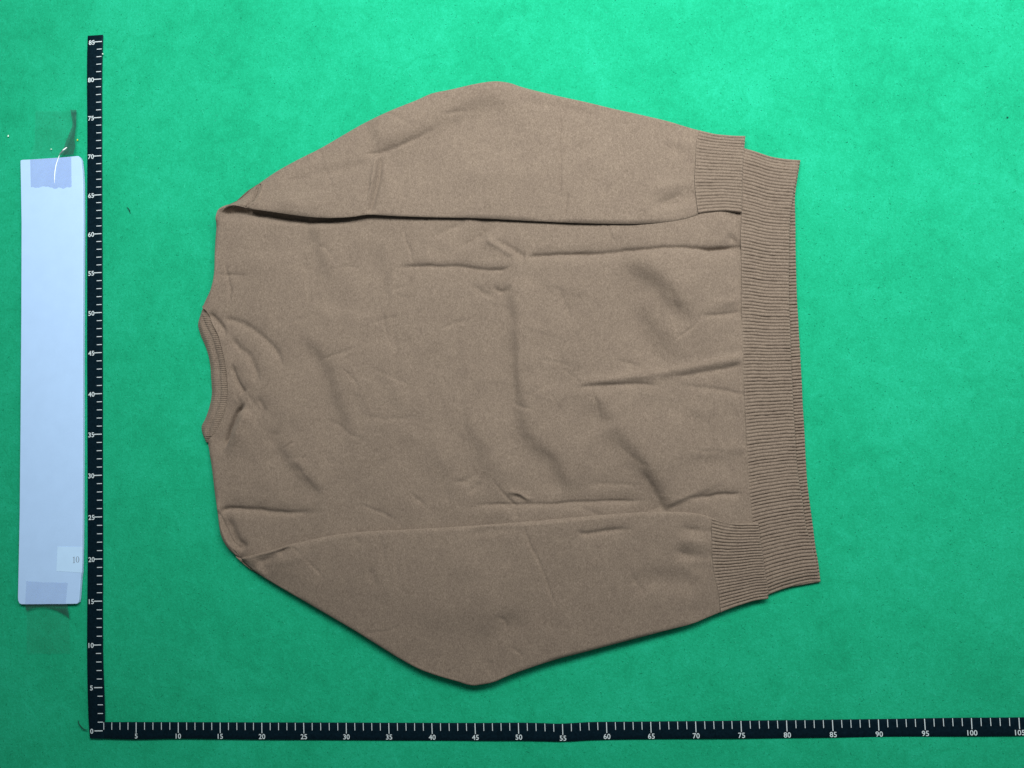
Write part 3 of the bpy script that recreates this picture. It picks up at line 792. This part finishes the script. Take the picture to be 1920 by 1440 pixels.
def box_mesh(x0, x1, y0, y1, h):
    V = np.array([(x, y, z) for z in (0, h) for x, y in ((x0, y0), (x1, y0), (x1, y1), (x0, y1))], float)*S
    Fq = [(4, 5, 6, 7), (0, 1, 5, 4), (1, 2, 6, 5), (2, 3, 7, 6), (3, 0, 4, 7)]
    me = bpy.data.meshes.new("tick_mark")
    me.from_pydata(V.tolist(), [], Fq)
    me.materials.append(M_PRINT)
    return me

def digits_mesh(text, size, mat, bold=0.0):
    cu = bpy.data.curves.new("numeral", 'FONT')
    cu.body = text
    cu.size = size*S
    cu.align_x = 'CENTER'
    cu.align_y = 'CENTER'
    cu.offset = bold*S
    cu.resolution_u = 3
    cu.space_character = 1.02
    tmp = bpy.data.objects.new("numeral", cu)
    col.objects.link(tmp)
    bpy.context.view_layer.update()
    me = bpy.data.meshes.new_from_object(tmp.evaluated_get(bpy.context.evaluated_depsgraph_get()))
    xs = np.empty(len(me.vertices)*3)
    me.vertices.foreach_get('co', xs)
    xs = xs.reshape(-1, 3)
    xs -= (xs.max(0)+xs.min(0))/2*np.array([1, 1, 0])
    me.vertices.foreach_set('co', xs.ravel())
    me.materials.clear()
    me.materials.append(mat)
    bpy.data.objects.remove(tmp)
    return me

def place(name, me, parent, x, y, z, rot=0.0):
    o = bpy.data.objects.new(name, me)
    b = origin_of(parent)
    o.location = (x*S-b[0], y*S-b[1], z*S-b[2])
    o.rotation_euler = (0, 0, rot)
    o.parent = parent
    col.objects.link(o)
    return o

TAPE_Z = 0.02+0.06
VL = [(-0.77,-0.65),(-0.93,1.72),(-1.1,9.49),(-1.03,20.37),(-1.05,32.38),(-1.08,44.06),(-1.07,59.25),(-1.03,74.41),(-1.06,78.71),(-1.06,82.55),(-0.98,85.23)]
VR = [(0.97,-0.69),(1.11,1.71),(0.89,9.46),(0.93,20.33),(0.92,32.31),(0.93,43.97),(0.91,59.14),(0.9,74.28),(0.89,78.57),(0.97,82.81),(1.04,85.21)]
HT = [(1,1.22),(7.89,1.17),(20.8,1.04),(33.44,0.92),(45.82,0.8),(50.27,0.8),(53.12,0.72),(54.69,0.65),(56.26,0.7),(58.43,0.8),(64.64,0.82),(75.7,0.85),(91.8,0.91),(98.12,0.97),(105.25,0.97),(112.96,1.06)]
HB = [(1,-0.69),(2.98,-0.76),(5.01,-0.81),(9.77,-0.75),(20.77,-0.92),(33.39,-1.05),(45.75,-1.18),(50.2,-1.2),(53.05,-1.28),(54.62,-1.33),(56.18,-1.3),(58.35,-1.19),(67.69,-1.1),(75.6,-1.1),(91.68,-1.01),(98.43,-1.02),(105.11,-1),(112.81,-0.93)]
V5 = [(0.81,0.23),(0.82,5.24),(0.83,10.21),(0.84,15.35),(0.85,20.33),(0.86,25.34),(0.87,30.33),(0.88,35.28),(0.89,40.2),(0.9,45.22),(0.9,50.14),(0.91,55.09),(0.92,59.94),(0.93,64.82),(0.94,69.74),(0.95,74.61),(0.96,79.52),(0.97,84.33)]
H5 = [(1,1.22),(4.99,1.19),(10.14,1.15),(15.22,1.11),(20.23,1.08),(25.22,1.04),(30.26,1.01),(35.25,0.97),(40.26,0.93),(45.24,0.9),(50.21,0.86),(55.21,0.83),(60.17,0.79),(65.11,0.81),(70.08,0.84),(75.06,0.86),(80.03,0.88),(84.98,0.9),(89.9,0.92),(94.8,0.94),(99.74,0.96),(104.7,0.98)]

TV = empty("measuring_tape", (0, 42, 0))
tag(TV, "upright black measuring tape beside the white card, numbered 0 to 85", "measuring tape", "measuring tapes on the cloth")
strip("tape_band", VR, VL, 240, M_TAPE, TV, wave=0.02, seed=81)
TH = empty("measuring_tape", (52, 0, 0))
tag(TH, "long black measuring tape along the bottom edge, numbered 5 to 105", "measuring tape", "measuring tapes on the cloth")
strip("tape_band", HB, HT, 300, M_TAPE, TH, wave=0.02, seed=82)
PZ = 0.112
majorV, minorV = box_mesh(-1.0, 0, -.052, .052, .006), box_mesh(-.64, 0, -.042, .042, .006)
majorH, minorH = box_mesh(-.045, .045, -1.18, 0, .006), box_mesh(-.036, .036, -.84, 0, .006)
vr = spline(VR, 300)
vy = [q[1] for q in V5]
rng = np.random.RandomState(7)
for k in range(86):
    y = float(np.interp(k/5, np.arange(18), vy))
    x = float(np.interp(y, vr[:, 1], vr[:, 0]))-0.08-0.03*rng.rand()-(0.10 if k < 11 else 0)
    place("tick_mark", majorV if k % 5 == 0 else minorV, TV, x, y, PZ, 0.01*rng.uniform(-1, 1))
    if k % 5 == 0:
        place("numeral", digits_mesh(str(k), .80, M_PRINT, .010), TV, x-1.33 if k > 10 else x-1.24 if k == 10 else x-1.34, y-0.04, PZ+.004, 0.015)
ht = spline(HT, 300)
hx = [1.0]+[q[0] for q in H5[1:]]
hk = [1]+list(range(5, 106, 5))
for k in range(1, 110):
    if k <= 105:
        x = float(np.interp(k, hk, [H5[0][0]]+hx[1:]))
    else:
        x = H5[-1][0]+(k-105)*1.0
    y = float(np.interp(x, ht[:, 0], ht[:, 1]))-0.03
    place("tick_mark", majorH if k % 5 == 0 else minorH, TH, x, y, PZ, 0.012*rng.uniform(-1, 1))
    if k % 5 == 0:
        place("numeral", digits_mesh(str(k), .80, M_PRINT, .006), TH, x, y-1.56, PZ+.004, 0.0)

# ------------------------------------------------------------------ white card with its sticker
def outline_solid(name, pts, z0, z1, mat, parent, bev=0.05):
    P = np.array(pts, float)
    n = len(P)
    tg = np.roll(P, -1, 0)-np.roll(P, 1, 0)
    tg /= np.linalg.norm(tg, axis=1)[:, None]
    out = np.stack([tg[:, 1], -tg[:, 0]], 1)
    area = 0.5*np.sum(P[:, 0]*np.roll(P[:, 1], -1)-P[:, 1]*np.roll(P[:, 0], -1))
    if area < 0:
        out = -out
    rings = [np.c_[P, np.full(n, z0)], np.c_[P, np.full(n, z1-bev)], np.c_[P-out*bev*.3, np.full(n, z1-bev*.3)], np.c_[P-out*bev, np.full(n, z1)]]
    V = np.vstack(rings+[np.array([[*P.mean(0), z1]])])
    Fc = []
    for k in range(3):
        a = np.arange(n)+k*n
        b = a+n
        Fc.append(np.stack([a, np.roll(a, -1), np.roll(b, -1), b], 1))
    a = np.arange(n)+3*n
    tri = np.stack([a, np.roll(a, -1), np.full(n, 4*n)], 1)
    if area < 0:
        Fc = [f[:, ::-1] for f in Fc]
        tri = tri[:, ::-1]
    return mesh_obj(name, V, Fc+[tri], mat, parent, smooth=False)

CARD_H = 0.42
CARD = [(-9.52,69.52),(-9.48,69.68),(-9.31,69.74),(-7.98,69.72),(-6.24,69.72),(-4.51,69.72),(-3.12,69.75),(-2.22,69.78),(-1.98,69.77),(-1.74,69.55),(-1.58,69.2),(-1.42,67.74),(-1.34,66.06),(-1.31,61.17),(-1.36,51.9),(-1.4,42.74),(-1.4,33.04),(-1.43,26.01),(-1.47,21.95),(-1.55,18.86),(-1.67,18.11),(-1.78,16.66),(-1.86,15.66),(-1.93,15.31),(-2.14,15.14),(-3.74,15.14),(-5.75,15.17),(-7.76,15.18),(-9.11,15.21),(-9.38,15.33),(-9.54,15.68),(-9.57,16.06),(-9.52,18.84),(-9.46,22.4),(-9.4,26.23),(-9.35,36.54),(-9.32,49.64),(-9.34,61.62),(-9.44,66.54)]
CA = empty("white_card", (-6, 42, 0))
tag(CA, "tall narrow white card lying left of the upright measuring tape", "card")
outline_solid("card_board", CARD, 0.03, CARD_H, M_CARD, CA)
STK = [(-4.56,21.97),(-3.06,21.91),(-1.4,21.85),(-1.42,20.31),(-1.48,18.8),(-3.06,18.94),(-4.71,19.06),(-4.63,20.58)]
st = outline_solid("number_sticker", STK, CARD_H+.002, CARD_H+.02, M_STICKER, CA, .004)
def serif_ten(parent):
    zc = CARD_H+.024
    c1, c0 = [(-2.49,20.39),(-2.03,20.38)]
    h = .37
    def poly(name, pts, quads):
        V = np.array([(x, y, zc) for x, y in pts])
        mesh_obj(name, V, np.array(quads), M_INK, parent, smooth=False)
    x, y = c1
    poly("numeral", [(x-.03, y-h), (x+.06, y-h), (x+.06, y+h), (x-.03, y+h*.8),
                     (x-.13, y-h), (x+.16, y-h), (x+.16, y-h+.05), (x-.13, y-h+.05),
                     (x-.03, y+h*.8), (x-.03, y+h*.62), (x-.14, y+h*.55), (x-.14, y+h*.64)],
         [(0, 1, 2, 3), (8, 11, 10, 9)])
    x, y = c0
    t = np.linspace(0, 2*np.pi, 29)[:-1]
    o = np.c_[x+.215*np.cos(t), y+h*np.sin(t)]
    i = np.c_[x+.125*np.cos(t), y+(h-.035)*np.sin(t)]
    V = np.vstack([o, i])
    a = np.arange(28)
    poly("numeral", V.tolist(), np.stack([a, np.roll(a, -1), np.roll(a, -1)+28, a+28], 1).tolist())
    # foot of the figure one
    x, y = c1
    poly("numeral_foot", [(x-.12, y-h-.045), (x+.15, y-h-.045), (x+.15, y-h-.002), (x-.12, y-h-.002)], [(0, 1, 2, 3)])
serif_ten(st)

# ------------------------------------------------------------------ clear tape at both ends of the card
def film_patch(name, left, right, zs, mat, parent, nu=60, nv=24, seed=0, rough=0.02, jag=0.0, arch=0.0):
    """left and right edges run from the card outwards; zs: height along the way."""
    a, b = spline(left, nu), spline(right, nu)
    ws = np.linspace(0, 1, nv)
    XY = a[:, None]*(1-ws)[None, :, None]+b[:, None]*ws[None, :, None]
    us = np.linspace(0, 1, nu)
    z = np.interp(us, *zip(*zs))[:, None]+0*ws[None, :]
    if jag:
        k = (1-smooth(us, 0, .06))[:, None]
        XY[..., 1] -= k*jag*(value_noise(ws*7, 0*ws, 1.0, seed+9)+.45*value_noise(ws*19, 0*ws, 1.0, seed+8)-1.1*smooth(ws, .82, .9))[None, :]
    XY[..., 1] += arch*us[:, None]*(np.sin(np.pi*ws)**.6)[None, :]
    z = z+rough*(value_noise(XY[..., 0], XY[..., 1], .9, seed)+.6)
    V = np.concatenate([XY, z[..., None]], -1).reshape(-1, 3)
    return mesh_obj(name, V, grid_faces(nu, nv), mat, parent)

T1 = empty("clear_tape", (-6, 69, 0))
tag(T1, "creased clear sticky tape holding the top end of the white card", "sticky tape", "clear tapes holding the card")
film_patch("stuck_end", [(-8.12,66.25),(-8.16,67.94),(-8.21,69.7)], [(-2.82,65.8),(-2.84,67.62),(-2.87,69.71)], [(0, CARD_H+.012), (1, CARD_H+.012)], M_FILM_CARD, T1, 40, 60, 91, .004, .15)
film_patch("free_end", [(-8.39,69.87),(-8.15,70.74),(-7.94,71.74),(-7.85,73.78),(-7.82,76.04)], [(-3.03,69.87),(-2.58,70.73),(-2.47,71.94),(-2.4,73.77),(-2.37,75.74)], [(0, CARD_H+.01), (.06, CARD_H-.03), (.2, .16), (.45, .06), (1, .05)], M_FILM, T1, 70, 40, 92, .05)
film_patch("folded_edge", [(-4.42,69.97),(-3.93,70.75),(-3.73,71.35),(-3.31,72.21),(-2.96,73.13),(-2.76,74.34),(-3.17,75.8)], [(-2.48,69.92),(-2.37,70.93),(-2.41,71.88),(-2.34,73.02),(-2.28,74.17),(-2.27,75.06),(-2.27,75.7)], [(0, .40), (.25, .42), (.6, .30), (1, .16)], M_FILM_DARK, T1, 60, 20, 93, .16)
tube("painted_crease_glint", [(-5.03,66.46),(-5.01,67.06),(-4.95,67.94),(-4.78,68.87),(-4.53,69.6),(-4.26,70.32)], [.46, .47, .47, .47, .46, .44], .055, M_CREASE_GLINT, T1)  # glossy highlight along the crease, painted as a thin white ridge
tube("painted_crease_glint", [(-4.35,70.2),(-4.14,70.33),(-3.86,70.58),(-3.41,70.96)], [.42, .46, .48, .44], .095, M_CREASE_GLINT, T1)  # thicker end of the same highlight, also painted white
T2 = empty("clear_tape", (-6, 14, 0))
tag(T2, "smooth clear sticky tape holding the bottom end of the white card", "sticky tape", "clear tapes holding the card")
film_patch("stuck_end", [(-8.49,17.94),(-8.55,16.55),(-8.62,15.22)], [(-3.25,17.64),(-3.39,16.45),(-3.52,15.13)], [(0, CARD_H+.012), (1, CARD_H+.012)], M_FILM_FAINT, T2, 30, 30, 94, .004, .05)
film_patch("free_end", [(-8.84,15.1),(-8.7,14.21),(-8.66,12.19),(-8.64,9.3)], [(-3.52,15),(-3.35,13.99),(-3.25,12.11),(-3.22,9.23)], [(0, CARD_H), (.1, .3), (.25, .08), (1, .05)], M_FILM, T2, 60, 30, 95, .02)
film_patch("lifted_edge", [(-8.59,15.14),(-8.58,14.76),(-8.48,14.32)], [(-3.27,15.04),(-3.21,14.16),(-3.2,13.28)], [(0, .43), (.5, .36), (1, .22)], M_FILM_DARK, T2, 20, 40, 96, .03, 0, .85)

# ------------------------------------------------------------------ lint
tag(tube("lint_thread", [(4.03,63.1),(4.27,62.89),(4.42,62.61),(4.47,62.27)], [.06, .1, .1, .05], .055, M_HAIR), "short dark curved thread on the cloth right of the upright tape", "thread", "stray threads on the cloth")
tag(tube("lint_thread", [(-2.25,1.49),(-2.12,1.06),(-1.82,0.69),(-1.49,0.41),(-1.02,0.31)], [.04, .07, .07, .06, .05], .06, M_HAIR), "long dark green thread at the lower left corner of the tapes", "thread", "stray threads on the cloth")

def speck(name, at, rx, ry, rz, z, mat, seed):
    r = np.random.RandomState(seed)
    V, Fq = [], []
    nt_, npz = 8, 5
    for j in range(npz):
        ph = -math.pi/2+math.pi*j/(npz-1)
        for i in range(nt_):
            th = 2*math.pi*i/nt_
            k = 1+.25*r.uniform(-1, 1)
            V.append((at[0]+rx*k*math.cos(ph)*math.cos(th), at[1]+ry*k*math.cos(ph)*math.sin(th), z+rz*math.sin(ph)))
    i = np.arange(nt_*npz).reshape(npz, nt_)
    jn = np.roll(i, -1, 1)
    return mesh_obj(name, V, np.stack([i[:-1].ravel(), jn[:-1].ravel(), jn[1:].ravel(), i[1:].ravel()], 1), mat, origin=(at[0], at[1], 0))
def sp(pt, rx, ry, mat, label, z=.06, seed=1):
    tag(speck("lint_speck", pt[0], rx, ry, min(rx, ry)*.8, z, mat, seed), label, "lint", "lint specks")
sp([(-11.4,73.05)], .09, .16, M_SPECK, "pale lint speck at the far left edge of the cloth", seed=1)
sp([(-5.71,70.96)], .12, .08, M_SPECK, "pale lint speck under the clear tape above the card", .12, seed=2)
sp([(-2.3,71.95)], .10, .13, M_YELLOW, "yellow lint speck between the clear tape and the upright tape", seed=3)
sp([(1.05,82.71)], .11, .08, M_SPECK, "white lint speck on the upper right edge of the upright tape", .14, seed=4)
sp([(108.33,67.52)], .13, .07, M_HAIR, "dark lint speck on bare cloth at the upper right", seed=5)
sp([(16.92,43.49)], .07, .09, M_SPECK, "tiny white thread end on the neckband seam", 1.0, seed=6)
sp([(15.81,59.55)], .07, .07, M_SPECK, "tiny white lint speck on the upper shoulder edge of the sweater", .75, seed=7)
